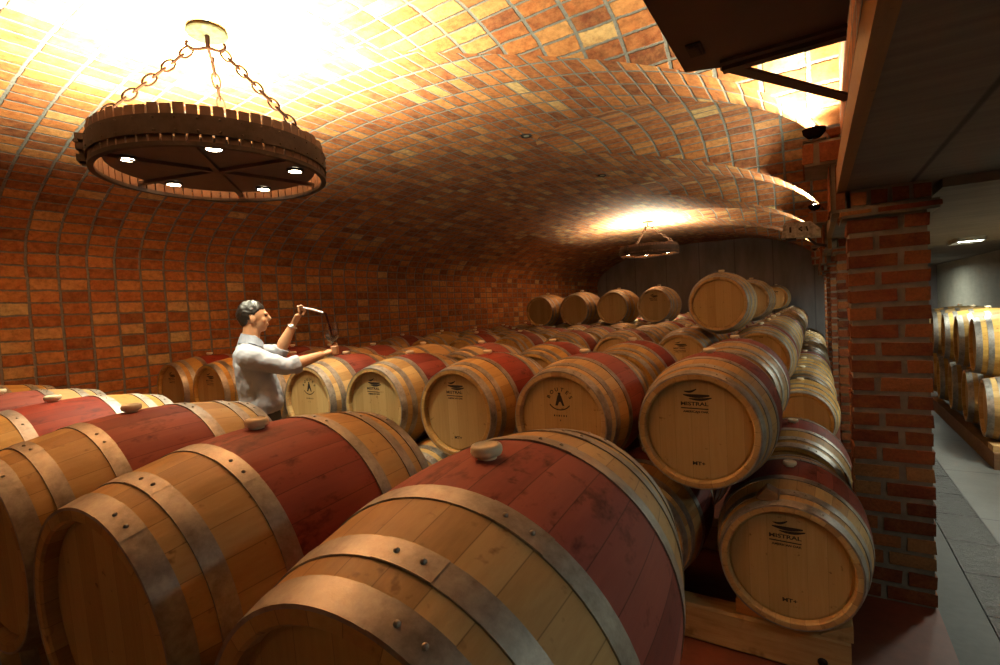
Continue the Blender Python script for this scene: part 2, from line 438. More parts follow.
# corridor: board-marked concrete slab, its end walls, edge board, cross beams
ZSL = CAMZ+.59
def slab_mat():
    t = NT('board_marked_slab'); o = t.ocoord(); x, y, z = t.sep(o)
    e = t.math('ABSOLUTE', t.math('SUBTRACT', x, .47)); n = t.noise(t.mapv(o, (.5, 9, 1)), 2.2, 5, .65); n2 = t.noise(o, 2.1, 4)
    f = t.math('ADD', t.math('MULTIPLY', n, .6), t.math('MULTIPLY', n2, .4))
    c = t.ramp(f, [(.3, (.09,.075,.065)), (.7, (.19,.165,.14))])
    c = t.mix(1., c, t.ramp(e, [(.006, (.12,)*3), (.016, (1,1,1))]), 'MULTIPLY'); t.base(c); t.set(Roughness=.85); t.bump(f, .35, .01); return t.m
SM = slab_mat()
b = MB(); b.box(.165, 6.5, Y0, Y1, ZSL, ZSL+.14); b.box(XR+.01, 6.5, Y0, Y1, ZSL+.14, ZSL+.2); tag(b.obj('ceiling', SM, smooth=False), kind='structure')
b = MB(); b.box(.6, 3.4, 3.62, 3.95, ZSL-.05, ZSL+.02); tag(b.obj('ceiling', SM, smooth=False), kind='structure')
b = MB(); b.box(2.72, 2.9, Y0, Y1, 0, ZSL+.05); tag(b.obj('wall_right', concrete_mat('corridor_wall', (.40,.39,.33), .2, True), smooth=False), kind='structure')
bw = stave_mat('edge_board', (.13,.06,.022), (.20,.105,.038), (.27,.155,.06), seam=1.9)
b = MB(); b.box(.122, .166, Y0, 3.6, ZSL-.005, ZSL+.135); tag(b.obj('trim_1', bw, smooth=False), kind='structure')
b = MB(); b.box(.122, .166, 4.0, Y1, ZSL-.005, ZSL+.135); tag(b.obj('trim_2', bw, smooth=False), kind='structure')

# brick pillars: every course laid brick by brick inside one mesh
def brickwork_mat():
    t = NT('pillar_brick'); uv = t.uv(); x, y, _ = t.sep(uv); o = t.ocoord()
    n = t.noise(o, 9, 5, .7); fine = t.noise(o, 60, 4, .7)
    c = t.ramp(x, [(0., (.11,.026,.013)), (.35, (.19,.046,.02)), (.7, (.25,.072,.027)), (.9, (.31,.12,.045)), (1., (.33,.18,.075))])
    c = t.mix(t.ramp(n, [(.4, (0,0,0)), (.75, (.6,.6,.6))]), c, (.32,.13,.042))
    c = t.mix(1., c, t.ramp(fine, [(.3, (.6,)*3), (.6, (1,1,1))]), 'MULTIPLY'); t.base(c); t.set(Roughness=.85); t.b.inputs['Specular IOR Level'].default_value = .25
    t.bump(t.math('ADD', n, t.math('MULTIPLY', fine, .5)), .6, .008); return t.m
M['pillar'] = brickwork_mat(); M['mortar'] = concrete_mat('mortar', (.19,.165,.13), .35, scale=14)
def rough_brick(b, x0, x1, y0, y1, z0, z1):
    r = random.random()
    j = lambda s=.0035: random.uniform(-s, s)
    v = [(x0+j(),y0+j(),z0+j()),(x1+j(),y0+j(),z0+j()),(x1+j(),y1+j(),z0+j()),(x0+j(),y1+j(),z0+j()),
         (x0+j(),y0+j(),z1+j()),(x1+j(),y0+j(),z1+j()),(x1+j(),y1+j(),z1+j()),(x0+j(),y1+j(),z1+j())]
    f = [(0,3,2,1),(4,5,6,7),(0,1,5,4),(1,2,6,5),(2,3,7,6),(3,0,4,7)]
    b.add(v, f, 0, [[(r, .5)]*4]*6)
def pier(b, x0, x1, y0, y1, z0, z1, ch=.1, soldier=False):
    w, d = x1-x0, y1-y0; g = .0155
    b.box(x0+.009, x1-.009, y0+.009, y1-.009, z0, z1, 1, uv=(.5,.5))
    n = max(1, round((z1-z0)/ch)); h = (z1-z0)/n
    for k in range(n):
        za, zb = z0+k*h+g, z0+(k+1)*h-g
        cut = x0 + w*(.64 if k % 2 else .36) + random.uniform(-.012,.012)
        cy = y0 + d*(.36 if k % 2 else .64)
        if soldier:
            m = max(2, round(w/.085))
            for q in range(m): rough_brick(b, x0+w*q/m+g*.7, x0+w*(q+1)/m-g*.7, y0, y1, za, zb)
            continue
        rough_brick(b, x0, cut-g, y0, cy-g, za, zb); rough_brick(b, cut+g, x1, y0, cy-g, za, zb)
        rough_brick(b, x0, cut-g, cy+g, y1, za, zb); rough_brick(b, cut+g, x1, cy+g, y1, za, zb)
PW = (.17, .54)
PY = [3.6+2.93*i for i in range(5)]
names = ['near brick pillar with running bond courses beside the lower barrels', 'second brick pillar just behind the near pillar', 'third brick pillar further along the hall edge',
         'fourth brick pillar far along the hall edge', 'last brick pillar next to the grey end wall']
for i, y in enumerate(PY):
    p = empty('brick_pillar', (0,0,0), names[i], 'pillar', 'brick pillars along the hall edge'); x0 = PW[0] + (.035 if i else 0)
    b = MB(); pier(b, x0, PW[1], y, y+(.34 if i else .28), 0, CAMZ+.43); b.obj('shaft', [M['pillar'], M['mortar']], p, smooth=False)
    b = MB(); pier(b, x0-.035, PW[1]+.05, y-.035, y+.41, CAMZ+.43, CAMZ+.485, .055); pier(b, x0+.01, PW[1]+.02, y-.005, y+.39, CAMZ+.485, ZSL, .105, True)
    b.obj('capital', [M['pillar'], M['mortar']], p, smooth=False)
    b = MB(); pier(b, .085, .165, y-.02, y+.40, CAMZ+.47, CAMZ+.76, .29); pier(b, -.045, .16, y-.05, y+.43, CAMZ+.76, CAMZ+.9, .14)
    b.obj('corbel', [M['pillar'], M['mortar']], p, smooth=False)

# ------------------------------------------------------------------ barrels
BL, RB, RC = .89, .357, .2945
def hr(y): return RB-(RB-RC)*abs(2*y/BL)**2
def hull_mesh(red):
    b = MB(); n = 26
    ys = sorted(set([round(-BL/2+BL*i/n, 5) for i in range(n+1)] + [-.17, .17]))
    prof = [(RC-.034, -BL/2+.034), (RC-.032, -BL/2+.006), (RC-.026, -BL/2)] + [(RC-.004, -BL/2)] + [(hr(y), y) for y in ys if abs(y) < BL/2-.004] + [(RC-.004, BL/2), (RC-.026, BL/2), (RC-.032, BL/2-.006), (RC-.034, BL/2-.034)]
    hs = [h for r, h in prof]
    b.lathe(prof, 'y', 72, mi=lambda j: 1 if red and abs((hs[j]+hs[j+1])/2) < .17 else 0)
    return b.mesh('staves', [M['oak'], M['red']], angle=40)
def hoop_mesh(ya, yb, seed):
    b = MB(); rnd = random.Random(seed); t = .0035; n = 6
    ys = [ya+(yb-ya)*i/n for i in range(n+1)]
    b.lathe([(hr(ya)-.004, ya)] + [(hr(y)+t, y) for y in ys] + [(hr(yb)-.004, yb)], 'y', 72)
    # riveted lap near the top of the barrel
    a = rnd.uniform(-.05, .3); w = .34
    b.lathe([(hr(ya)+t, ya)] + [(hr(y)+t*1.4, y) for y in ys] + [(hr(yb)+t, yb)], 'y', 8, a0=a, a1=a+w)
    ym = (ya+yb)/2
    for q in (.28, .72):
        tt = a+w*q; rr = hr(ym)+t*1.3
        c = Vector((rr*math.sin(tt), ym, rr*math.cos(tt)))
        b.ell(c, (.0052, .0052, .0052), nu=8, nv=6)
    return b.mesh('hoop', M['hoop'], angle=40)
def head_mesh(sgn):
    b = MB(); y = sgn*(BL/2-.030)
    b.lathe([(RC-.031, y-sgn*.006), (RC-.045, y)], 'y', 64); b.disc(RC-.045, y, 'y', 64)
    return b.mesh('head', M['head'], smooth=False)
def bung_mesh():
    b = MB(); z = RB-.002
    b.lathe([(.020, z-.006), (.021, z+.006), (.031, z+.010), (.0335, z+.016), (.0335, z+.024), (.031, z+.029), (.026, z+.031), (.0245, z+.029), (.001, z+.0275)], 'z', 28)
    return b.mesh('bung', M['bung'], angle=50)
HOOPS = [(-BL/2-.0005, -BL/2+.05), (-.352, -.307), (-.196, -.150), (.150, .196), (.307, .352), (BL/2-.05, BL/2+.0005)]
hull_red, hull_plain = hull_mesh(True), hull_mesh(False)
hoop_data = [hoop_mesh(a, c, i) for i, (a, c) in enumerate(HOOPS)]
head_data = [head_mesh(-1), head_mesh(1)]; bung_data = bung_mesh()
def make_barrel(red):
    r = empty('oak_barrel')
    link('staves', hull_red if red else hull_plain, r)
    for h in head_data: link('head', h, r)
    for h in hoop_data: link('hoop', h, r)
    link('bung', bung_data, r)
    return r

# lettering and brand marks: thin raised ink on the head boards
def text_polys(txt, size, sx=1., off=0.):
    c = bpy.data.curves.new('lettering', 'FONT'); c.body = txt; c.size = size; c.align_x = 'CENTER'; c.offset = off; c.resolution_u = 3
    o = bpy.data.objects.new('lettering', c); COL.objects.link(o)
    dg = bpy.context.evaluated_depsgraph_get(); me = bpy.data.meshes.new_from_object(o.evaluated_get(dg))
    V = [(v.co.x*sx, v.co.y) for v in me.vertices]; F = [tuple(p.vertices) for p in me.polygons]
    bpy.data.objects.remove(o); bpy.data.meshes.remove(me); bpy.data.curves.remove(c)
    return V, F
YH = -(BL/2-.030)-.0009
def flat(b, V, F, x=0, z=0, rot=0):
    c, s = math.cos(rot), math.sin(rot)
    b.add([(x+c*u-s*w, YH, z+s*u+c*w) for u, w in V], [tuple(reversed(f)) for f in F])
def stroke(b, pts, x=0, z=0):
    """closed outline polygon"""
    b.add([(x+u, YH, z+w) for u, w in pts], [tuple(range(len(pts)))])
def band(b, pts, w):
    L = []; Rr = []
    for i, p in enumerate(pts):
        a = pts[max(0, i-1)]; c = pts[min(len(pts)-1, i+1)]; dx, dy = c[0]-a[0], c[1]-a[1]; l = math.hypot(dx, dy) or 1
        ww = w[i] if isinstance(w, list) else w
        L.append((p[0]-dy/l*ww, p[1]+dx/l*ww)); Rr.append((p[0]+dy/l*ww, p[1]-dx/l*ww))
    for i in range(len(pts)-1):
        b.add([(q[0], YH, q[1]) for q in (L[i], L[i+1], Rr[i+1], Rr[i])], [(0,1,2,3)])
def swoosh(b, x, z, s=1.):
    for (dx, dz, l, w, k) in ((-.052,.026,.065,.0075,.012), (-.056,.006,.135,.0125,-.002), (-.026,-.014,.115,.009,.006)):
        pts = [(x+s*(dx+l*i/10), z+s*(dz-.006*math.sin(i/10*math.pi)+k*(i/10)**2)) for i in range(11)]
        band(b, pts, [s*w*math.sin(math.pi*min(.97, .12+.8*(1-i/10)))*.8 for i in range(11)])
T_M = text_polys('MISTRAL', .026, 1.36, .0007); T_A = text_polys('AMERICAN OAK', .0145, 1.15, .0006); T_T = text_polys('MT+', .026, 1.25, .0008)
def mark_mistral(mt=True):
    b = MB(); swoosh(b, -.012, .176, .95)
    flat(b, *T_M, x=-.012, z=.127); band(b, [(-.078,.113),(.056,.110)], .0028); flat(b, *T_A, x=-.006, z=.090)
    if mt: flat(b, *T_T, x=.0, z=-.182)
    return b.mesh('logo_lettering', M['ink'], smooth=False)
LET = [text_polys(c, .030, 1.1, .0008) for c in 'BOUTES']
def mark_round():
    b = MB(); cz = .118
    for i, T in enumerate(LET):
        a = R_(66-i*26.4); flat(b, *T, x=-.068*math.sin(a), z=cz+.068*math.cos(a)-.012, rot=a)
    # upright figure in the middle, cupped arc and caption rule below
    stroke(b, [(-.030,-.012),(-.012,.05),(.004,.058),(.012,.044),(.030,-.014),(.016,-.012),(.006,.012),(-.004,.010),(-.014,-.012)], 0, cz-.02)
    stroke(b, [(-.010,.066),(.006,.066),(.008,.055),(-.010,.054)], 0, cz-.02)
    band(b, [(.074*math.sin(R_(t)), cz-.005-.060*math.cos(R_(t))+.008) for t in range(-62, 63, 6)], .0034)
    for k, w in enumerate((.008,.006,.009,.005,.008,.006)): stroke(b, [(-w/2,0),(w/2,0),(w/2,.011),(-w/2,.011)], -.038+.0155*k, cz-.098)
    stroke(b, [(-.004,0),(.004,0),(0,.012)], 0, cz-.125)
    return b.mesh('logo_lettering', M['ink'], smooth=False)
mk_full, mk_part, mk_round = mark_mistral(True), mark_mistral(False), mark_round()
proto = {True: make_barrel(True), False: make_barrel(False)}
reg(None)
used = {True: False, False: False}
def barrel(x, y, z, red, label, group, mark=None, rot=(0,0,0), roll=0.):
    if not used[red]: r = proto[red]; used[red] = True; C = list(kids(r))
    else:
        r = proto[red].copy(); COL.objects.link(r); C = []
        for ch in kids(proto[red]):
            c = ch.copy(); COL.objects.link(c); c.parent = r; C.append(c)
    r.location = (x, y, z); r.rotation_euler = rot; tag(r, label, 'barrel', group)
    if mark:
        hd = [c for c in C if c.data == head_data[0]][0]
        link('logo_lettering', mark, hd)
    return r

X0, D, YM, SP = -.5268, .7733, 3.0705+.0228, 1.0713
Z1, DZ = CAMZ-1.2812, .6197
Z2, Z3 = Z1+DZ, Z1+2*DZ
ORD = ['first','second','third','fourth','fifth','sixth','seventh','eighth','ninth','tenth','eleventh','twelfth','thirteenth']
jit = lambda s: random.uniform(-s, s)

# foreground row, two high
FX, FY, FD, FZ = -.5861, .8611, .8151, CAMZ-.657
frot = (.0349, 0, .0687)
fl = ['largest red-banded barrel with a pale bung, cut by the bottom edge', 'red-banded barrel directly behind the largest one in the near row', 'third red-banded barrel of the near row, its dark end at the bottom corner',
      'fourth red-banded barrel of the near row, only its top and far end showing', 'fifth barrel of the near row, a red band and pale end near the brick wall', 'sixth barrel of the near row, only its hooped far end showing by the brick wall']
for k in range(6):
    barrel(FX-k*FD, FY, FZ, True, fl[k], 'near row of barrels', rot=frot)

# rows beyond the aisle
marks0 = {0: mk_full, 1: mk_round, 2: mk_full, 3: mk_part, 4: mk_round, 5: mk_part, 6: mk_part, 7: mk_part}
l0 = ['upper barrel with a printed swoosh logo sitting above the lower logo barrel', 'barrel with a round printed stamp on its head, beside the upper logo barrel',
      'orange-lit barrel printed with a swoosh and MT+, left of the round-stamp barrel', 'barrel with a swoosh print, second to the right of the person', 'pale-hooped barrel the person leans over, small stamp on its head',
      'barrel mostly hidden behind the person, only one edge showing', 'barrel with a dark print standing just behind the person by the wall', 'leftmost barrel of the aisle row, nearest the brick wall']
ROWS = [r for r in range(13) if r != 2]      # a second aisle lies behind the second row
for r in ROWS:
    for k in range(8):
        x, y = X0-k*D, YM+r*SP
        if r == 0: lab, mk = l0[k], marks0[k]
        else:
            lab = '%s barrel from the pillar side in the %s upper row behind the aisle' % (ORD[k], ORD[ROWS.index(r)])
            mk = mk_part if (r, k) in ((3,1), (5,2), (6,1)) else None
        red = not ((r*7+k*3) % 5 == 4) if r else True
        if k == 0 and r in (2, 4, 5, 8, 10): red = False
        barrel(x+(jit(.012) if r and k else 0), y+(jit(.025) if r else 0), Z2, red, lab, 'upper level barrels behind the aisle', mk, rot=(0, 0, jit(.012) if r else 0))
# lower level: the open column by the pillars, and the lower course of the aisle row
for r in ROWS:
    lab = 'lower barrel on the floor rack with a printed swoosh logo, next to the near pillar' if r == 0 else '%s lower barrel from the front in the column beside the pillars' % ORD[ROWS.index(r)]
    barrel(X0+D/2-(.02 if r else 0), YM+r*SP+(jit(.02) if r else 0), Z1, r in (0, 1, 6), lab, 'lower level barrels beside the pillars', mk_full if r == 0 else None, rot=(0,0,jit(.01) if r else 0))
for r in ROWS:
    for k in range(1 if r == 0 else 0, 7):
        barrel(X0-D*(k+.5), YM+r*SP, Z1, True, '%s barrel from the pillar side in the %s lower row, hidden below the upper barrels' % (ORD[k+1], ORD[ROWS.index(r)]), 'lower level barrels behind the aisle')
for k in range(7):
    barrel(FX+FD*(.5-k), FY, FZ-DZ-.0, True, '%s lower barrel from the corridor side beneath the near row' % ORD[k], 'lower level barrels of the near row')
barrel(X0-D/2, YM, Z1, True, 'shadowed lower barrel in the dark gap left of the lower logo barrel', 'lower level barrels behind the aisle')
# third level
t3 = {(3, .5): ('large bare barrel resting on top of the stack, highest and closest of the top level', None), (6, .5): ('top-level barrel half hidden behind the large bare top barrel', None),
      (12, .5): ('small far top-level barrel with a dark print near the end wall', mk_part), (6, 2.5): ('top-level barrel with a printed head, right end of the row of four', mk_part),
      (6, 3.5): ('top-level barrel second from the right in the row of four', None), (6, 4.5): ('top-level barrel second from the left in the row of four', None), (6, 5.5): ('top-level barrel at the left end of the row of four, before the brick wall', None)}
for (r, k), (lab, mk) in t3.items():
    barrel(X0-k*D, YM+r*SP+.03, Z3, False, lab, 'top level barrels', mk, rot=(0,0,jit(.03)))

# corridor barrels lie across, heads to the passage
for lv, (y0, n) in enumerate(((7.02, 5), (7.395, 5))):
    for k in range(n):
        lab = '%s barrel from the front on the %s level in the corridor' % (ORD[k], ('lower', 'upper')[lv])
        barrel(1.45+BL/2, y0+k*.745, Z1 if lv == 0 else Z2, False, lab, 'corridor barrels', None, rot=(0, 0, R_(-95)))

# ------------------------------------------------------------------ racks and chocks
def beam(x0, x1, y0, y1, z0, z1, label, group, bolts=True):
    t = empty('rack_beam', ((x0+x1)/2, (y0+y1)/2, z0), label, 'beam', group)
    b = MB(); w, d, h = (x1-x0)/2, (y1-y0)/2, z1-z0; e = .012
    prof = [(-1,0),(-1,1),(1,1),(1,0)]
    if w > d:
        ring = [(-d+e,0),(-d,e),(-d,h-e),(-d+e,h),(d-e,h),(d,h-e),(d,e),(d-e,0)]
        b.add([(s*w, a, c) for s in (-1,1) for a, c in ring], [tuple(range(8)), tuple(range(15,7,-1))]+[(i, i+8, (i+1) % 8+8, (i+1) % 8) for i in range(8)])
    else:
        ring = [(-w+e,0),(-w,e),(-w,h-e),(-w+e,h),(w-e,h),(w,h-e),(w,e),(w-e,0)]
        b.add([(a, s*d, c) for s in (-1,1) for a, c in ring], [tuple(range(8)), tuple(range(15,7,-1))]+[(i, i+8, (i+1) % 8+8, (i+1) % 8) for i in range(8)])
    b.obj('timber', M['beamwood'], t, smooth=False)
    if bolts:
        b = MB(); bx = w-.115
        for q in (bx,):
            b.lathe([(.001,-d-.012),(.017,-d-.010),(.021,-d-.004),(.022,-d+.002)], 'y', 14)
            b.v = [(vx+q, vy, vz+h*.36) for vx, vy, vz in b.v]
        b.obj('bolt', M['iron'], t)
    return t
def long_wood(name, c0, c1, c2):
    t = NT(name); o = t.ocoord(); g = t.noise(t.mapv(o, (1.6, 14, 14)), 3, 5, .65); n = t.noise(o, 4, 4)
    f = t.math('ADD', t.math('MULTIPLY', g, .6), t.math('MULTIPLY', n, .4))
    c = t.ramp(f, [(.3, c0), (.5, c1), (.72, c2)])
    c = t.mix(t.ramp(t.noise(o, 7, 3), [(.62, (0,0,0)), (.7, (.7,.7,.7))]), c, (.16,.07,.02))
    t.base(c); t.set(Roughness=.7); t.bump(g, .3, .006); return t.m
M['beamwood'] = long_wood('rough_pine_beam', (.30,.16,.055), (.46,.28,.11), (.58,.40,.18))
M['rail'] = long_wood('rack_rail', (.10,.05,.022), (.16,.085,.038), (.23,.135,.06))
BT = .195
for r in ROWS:
    y = YM+r*SP; xe = .10
    beam(-6.55, xe, y-.365, y-.235, 0, BT, 'pine rack beam under the front of the lower logo barrel' if r == 0 else 'pine rack beam under the front of the %s lower barrel by the pillars' % ORD[ROWS.index(r)], 'rack beams beside the pillars', r == 0)
beam(-6.4, .30, FY-.36, FY-.23, 0, BT, 'pine rack beam under the near row, mostly out of view', 'rack beams of the near row', False)
# wedges on the beam
def wedge(name, loc, sx, sy, sz, flip, label, mat, group):
    b = MB(); a, c = (sx, 0) if not flip else (-sx, 0)
    v = [(-sx/2*(1 if not flip else -1), -sy/2, 0), (sx/2*(1 if not flip else -1), -sy/2, 0), (sx/2*(1 if not flip else -1), -sy/2, sz), (-sx/2*(1 if not flip else -1), -sy/2, sz*.12)]
    v += [(p, sy/2, q) for p, _, q in v]
    b.add(v, [(0,1,2,3),(7,6,5,4),(0,4,5,1),(1,5,6,2),(2,6,7,3),(3,7,4,0)])
    o = b.obj(name, mat, None, loc, smooth=False); tag(o, label, 'wedge', group)
    bv = o.modifiers.new('bevel', 'BEVEL'); bv.width = .004; bv.segments = 2
    return o
M['orangewood'] = long_wood('orange_wedge', (.36,.15,.04), (.50,.24,.07), (.58,.32,.12))
bx = X0+D/2
wedge('chock', (bx+.185, YM-.31, BT), .13, .10, .085, False, 'wooden chock on the beam end, right of the lower logo barrel', M['beamwood'], 'chocks on the front beam')
wedge('chock', (bx-.185, YM-.31, BT), .13, .06, .075, True, 'thin orange wedge on the beam, left of the lower logo barrel', M['orangewood'], 'chocks on the front beam')
b = MB(); b.add([(-.05,-.045,0),(.055,-.045,-.012),(.052,-.04,.036),(.0,-.042,.062),(-.05,.045,0),(.055,.045,-.012),(.052,.04,.036),(.0,.042,.062)], [(0,1,2,3),(7,6,5,4),(0,4,5,1),(1,5,6,2),(2,6,7,3),(3,7,4,0)])
co_ = b.obj('chock', M['rail'], None, (bx-.085, YM-.365, Z1+.298), smooth=False); tag(co_, 'dark worn wood block wedged between the upper and lower logo barrels', 'wedge'); bv = co_.modifiers.new('bevel', 'BEVEL'); bv.width = .006; bv.segments = 2
# corridor rack
t = empty('rack_rail', (1.50, 8.6, 0), 'long dark timber rail under the corridor barrels', 'beam')
b = MB(); b.box(-.055, .055, -1.95, 1.95, 0, .165); b.obj('timber', M['rail'], t, smooth=False)
b = MB(); b.box(-.05, .12, -1.90, -1.72, .165, .225); b.obj('end_block', M['beamwood'], t, smooth=False)
t = empty('rack_rail', (2.2, 8.6, 0), 'second timber rail at the back of the corridor barrels', 'beam')
b = MB(); b.box(-.055, .055, -1.95, 1.95, 0, .165); b.obj('timber', M['rail'], t, smooth=False)

# ------------------------------------------------------------------ chandeliers
CR = .637
def chain_pts(p0, p1, n):
    return [Vector(p0).lerp(Vector(p1), (i+.5)/n) for i in range(n)]
def make_chandelier(ring_z, plate_z):
    """origin at the ring centre, bottom of slats at z=-.13"""
    t = empty('barrel_stave_chandelier')
    H0, H1 = -.105, .107; n = 66
    b = MB()
    for i in range(n):
        a = 2*math.pi*i/n; c, s = math.cos(a), math.sin(a); w = math.pi*CR/n*.84
        top = H1+random.uniform(-.008,.008)
        for (z0, z1, r) in ((H0, top, CR),):
            b.obox((c*r, s*r, (z0+z1)/2), (-s*w, c*w, 0), (c*.008, s*.008, 0), (0,0,(z1-z0)/2))
    b.obj('slat_ring', M['slat'], t, smooth=False)
    b = MB(); b.lathe([(CR+.009,-.050),(CR+.020,-.050),(CR+.020,.050),(CR+.009,.050)], 'z', 90)
    for i in range(40):
        a = 2*math.pi*i/40
        for z in (-.032, .032): b.ell(((CR+.021)*math.cos(a), (CR+.021)*math.sin(a), z), (.006,.006,.006), nu=6, nv=4)
    b.obj('iron_band', M['iron'], t)
    b = MB(); b.lathe([(CR-.016,H0+.018),(CR-.016,H0-.004),(CR+.014,H0-.004),(CR+.014,H0+.018)], 'z', 90); b.obj('rim_hoop', M['iron'], t)
    b = MB(); b.lathe([(.001,-.048),(CR-.06,-.048),(CR-.055,-.042),(CR-.06,-.036),(.001,-.036)], 'z', 72)
    for i in range(3):
        a = math.pi*i/3+.3; c, s = math.cos(a), math.sin(a); b.obox((0,0,-.058), (c*(CR-.012), s*(CR-.012), 0), (-s*.017, c*.017, 0), (0,0,.011))
    b.obj('base_plate', M['plate'], t)
    for i in range(5):
        a = 2*math.pi*i/5+.72; x, y = .47*math.cos(a), .47*math.sin(a)
        sp = MB(); sp.lathe([(.036,0),(.052,-.002),(.054,-.014),(.047,-.020),(.040,-.018)], 'z', 20); s_ = sp.obj('spotlight', M['iron'], t, (x, y, -.050))
        ln = MB(); ln.disc(.040, -.016, 'z', 20); ln.obj('lens', M['lamp'], s_)
    b = MB()
    for dz in (-.045, .02, .075): b.obox((-(CR+.035), 0, dz), (.026,0,0), (0,.045,0), (0,0,.018))
    b.obox((-(CR+.032),0,.01), (.016,0,0), (0,.025,0), (0,0,.085)); b.tube([(-(CR+.058),-.05,.045),(-(CR+.058),.05,.045)], .012, 8)
    cl = b.obj('clasp', M['iron'], t); cl.rotation_euler = (0,0,R_(60))
    dz = plate_z-ring_z
    b = MB(); b.lathe([(.001,dz-.016),(.085,dz-.016),(.115,dz-.012),(.12,dz-.004),(.115,dz+.01),(.001,dz+.01)], 'z', 28); b.obj('ceiling_plate', M['oldpaint'], t)
    b = MB(); b.tube([(0,0,dz-.01),(0,0,dz-.10)], .014, 8)
    hp = dz-.12
    tops = []
    for k in range(3):
        a = R_(20+120*k)
        c, s = math.cos(a), math.sin(a)
        b.tube([(0,0,hp+.03),(c*.05,s*.05,hp+.005),(c*.10,s*.10,hp-.012),(c*.125,s*.125,hp+.008),(c*.118,s*.118,hp+.03)], .010, 8)
        tops.append((c*.10, s*.10, hp-.012, c*(CR-.02), s*(CR-.02), .10))
    b.obj('hook', M['rust'], t)
    for tp in tops:
        b = MB(); p0, p1 = Vector(tp[:3]), Vector(tp[3:]); dr = (p1-p0); L = dr.length; dr.normalize(); m = int(L/.072)
        sd = dr.cross(Vector((0,0,1))).normalized(); up = sd.cross(dr)
        for i in range(m):
            c = p0.lerp(p1, (i+.5)/m); w = sd if i % 2 else up; hl = L/m*.66
            pts = [c + dr*hl*math.cos(q*math.pi/8) + w*.024*math.sin(q*math.pi/8) for q in range(16)]
            b.tube(pts, .0062, 6, closed=True)
        b.obj('chain', M['rust'], t)
    return t
CH = [(-3.2, 1.808, CAMZ+1.055, CAMZ+1.86), (-3.2, 11.65, CAMZ+1.22, CAMZ+1.86)]
lab = ['large dark wooden ring chandelier hanging over the near barrels', 'distant wooden ring chandelier hanging before the grey end wall']
for i, (x, y, z, pz) in enumerate(CH):
    c = make_chandelier(z, pz); c.location = (x, y, z); tag(c, lab[i], 'chandelier', 'ring chandeliers')

# lights of the chandeliers
def light(name, kind, loc, energy, col, rot=None, **k):
    d = bpy.data.lights.new(name, kind); d.energy = energy; d.color = col
    for a, v in k.items(): setattr(d, a, v)
    o = bpy.data.objects.new(name, d); COL.objects.link(o); o.location = loc
    if rot: o.rotation_euler = rot
    return o
WARM = (.98, .95, .68)
UP = (math.pi, 0, 0)
E_UP, E_DN = 800, 80
for i, (x, y, z, pz) in enumerate(CH):
    light('uplight', 'AREA', (x, y, z+.06), E_UP*(1, .7)[i], WARM, UP, shape='DISK', size=.95, spread=R_(165))
    for q in range(5):
        a = 2*math.pi*q/5+.72
        light('downlight', 'SPOT', (x+.47*math.cos(a), y+.47*math.sin(a), z-.078), E_DN, WARM, None, spot_size=R_(84), spot_blend=.7, shadow_soft_size=.04)

# wall uplights on the pillar corbels
def lamp_on_corbel(y, label, hot):
    t = empty('uplight_lamp', (.02, y+(.10 if not hot else -.0), CAMZ+.90), label, 'lamp', 'uplights above the pillars')
    b = MB(); b.tube([(0,0,0),(0,0,.035),(-.02,0,.05)], .012, 8); b.box(-.06,.06,-.05,.05,0,.012); b.obj('bracket', M['iron'], t)
    b = MB(); b.lathe([(.001,.03),(.035,.035),(.058,.06),(.062,.085),(.057,.085),(.052,.062),(.03,.042),(.001,.038)], 'z', 24); b.obj('bowl', M['rust'], t)
    b = MB(); b.ell((0,0,.075), (.026,.026,.026), nu=14, nv=8); b.obj('bulb', M['lamp_hot'], t)
    return t
ul = ['small uplight lamp with a curved bracket above the near pillar', 'uplight lamp glowing above the second pillar', 'uplight lamp above the third pillar', 'uplight lamp above the fourth pillar']
for i in range(4):
    lamp_on_corbel(PY[i], ul[i], i == 0)
    light('corbel_light', 'SPOT', (-.085, PY[i]+(.14 if i else -.12), CAMZ+1.02), (115, 150, 80, 60)[i], WARM, (math.pi, R_(-8), 0), spot_size=R_(168), spot_blend=.25, shadow_soft_size=.03)
light('corbel_light', 'SPOT', (-.085, PY[0]+.16, CAMZ+1.02), 75, WARM, (math.pi, R_(-8), 0), spot_size=R_(168), spot_blend=.25, shadow_soft_size=.03)
# grey dusty floodlight box hanging at the second pillar
t = empty('floodlight', (.0, PY[1]-.06, CAMZ+.635), 'grey dusty floodlight box fixed near the second pillar', 'lamp')
GM = simple('dusty_grey_metal', (.40,.36,.28), .6, .2, .5, 26)
b = MB()
b.add([(-.30,-.09,.0),(.07,-.09,-.02),(.07,.09,-.02),(-.30,.09,.0),(-.27,-.10,.16),(-.02,-.10,.15),(-.02,.10,.15),(-.27,.10,.16),(.07,-.09,.06),(.07,.09,.06)],
      [(0,1,2,3),(0,3,7,4),(4,7,6,5),(5,6,9,8),(1,8,9,2),(0,4,5,8,1),(3,2,9,6,7)])
b.obj('housing', GM, t, smooth=False)
b = MB(); b.box(-.26,-.16,-.07,.07,-.03,0); b.tube([(-.05,0,-.02),(.02,0,-.09),(.12,0,-.12)], .014, 8); b.obj('bracket', M['iron'], t, smooth=False)
b = MB(); b.box(-.22,-.20,-.104,-.098,.05,.11); b.tube([(-.10,-.102,.10),(-.13,-.102,.08),(-.10,-.102,.055)], .008, 6); b.tube([(-.06,-.101,.10),(-.05,-.101,.05)], .008, 6); b.obj('marking', M['iron'], t, smooth=False)

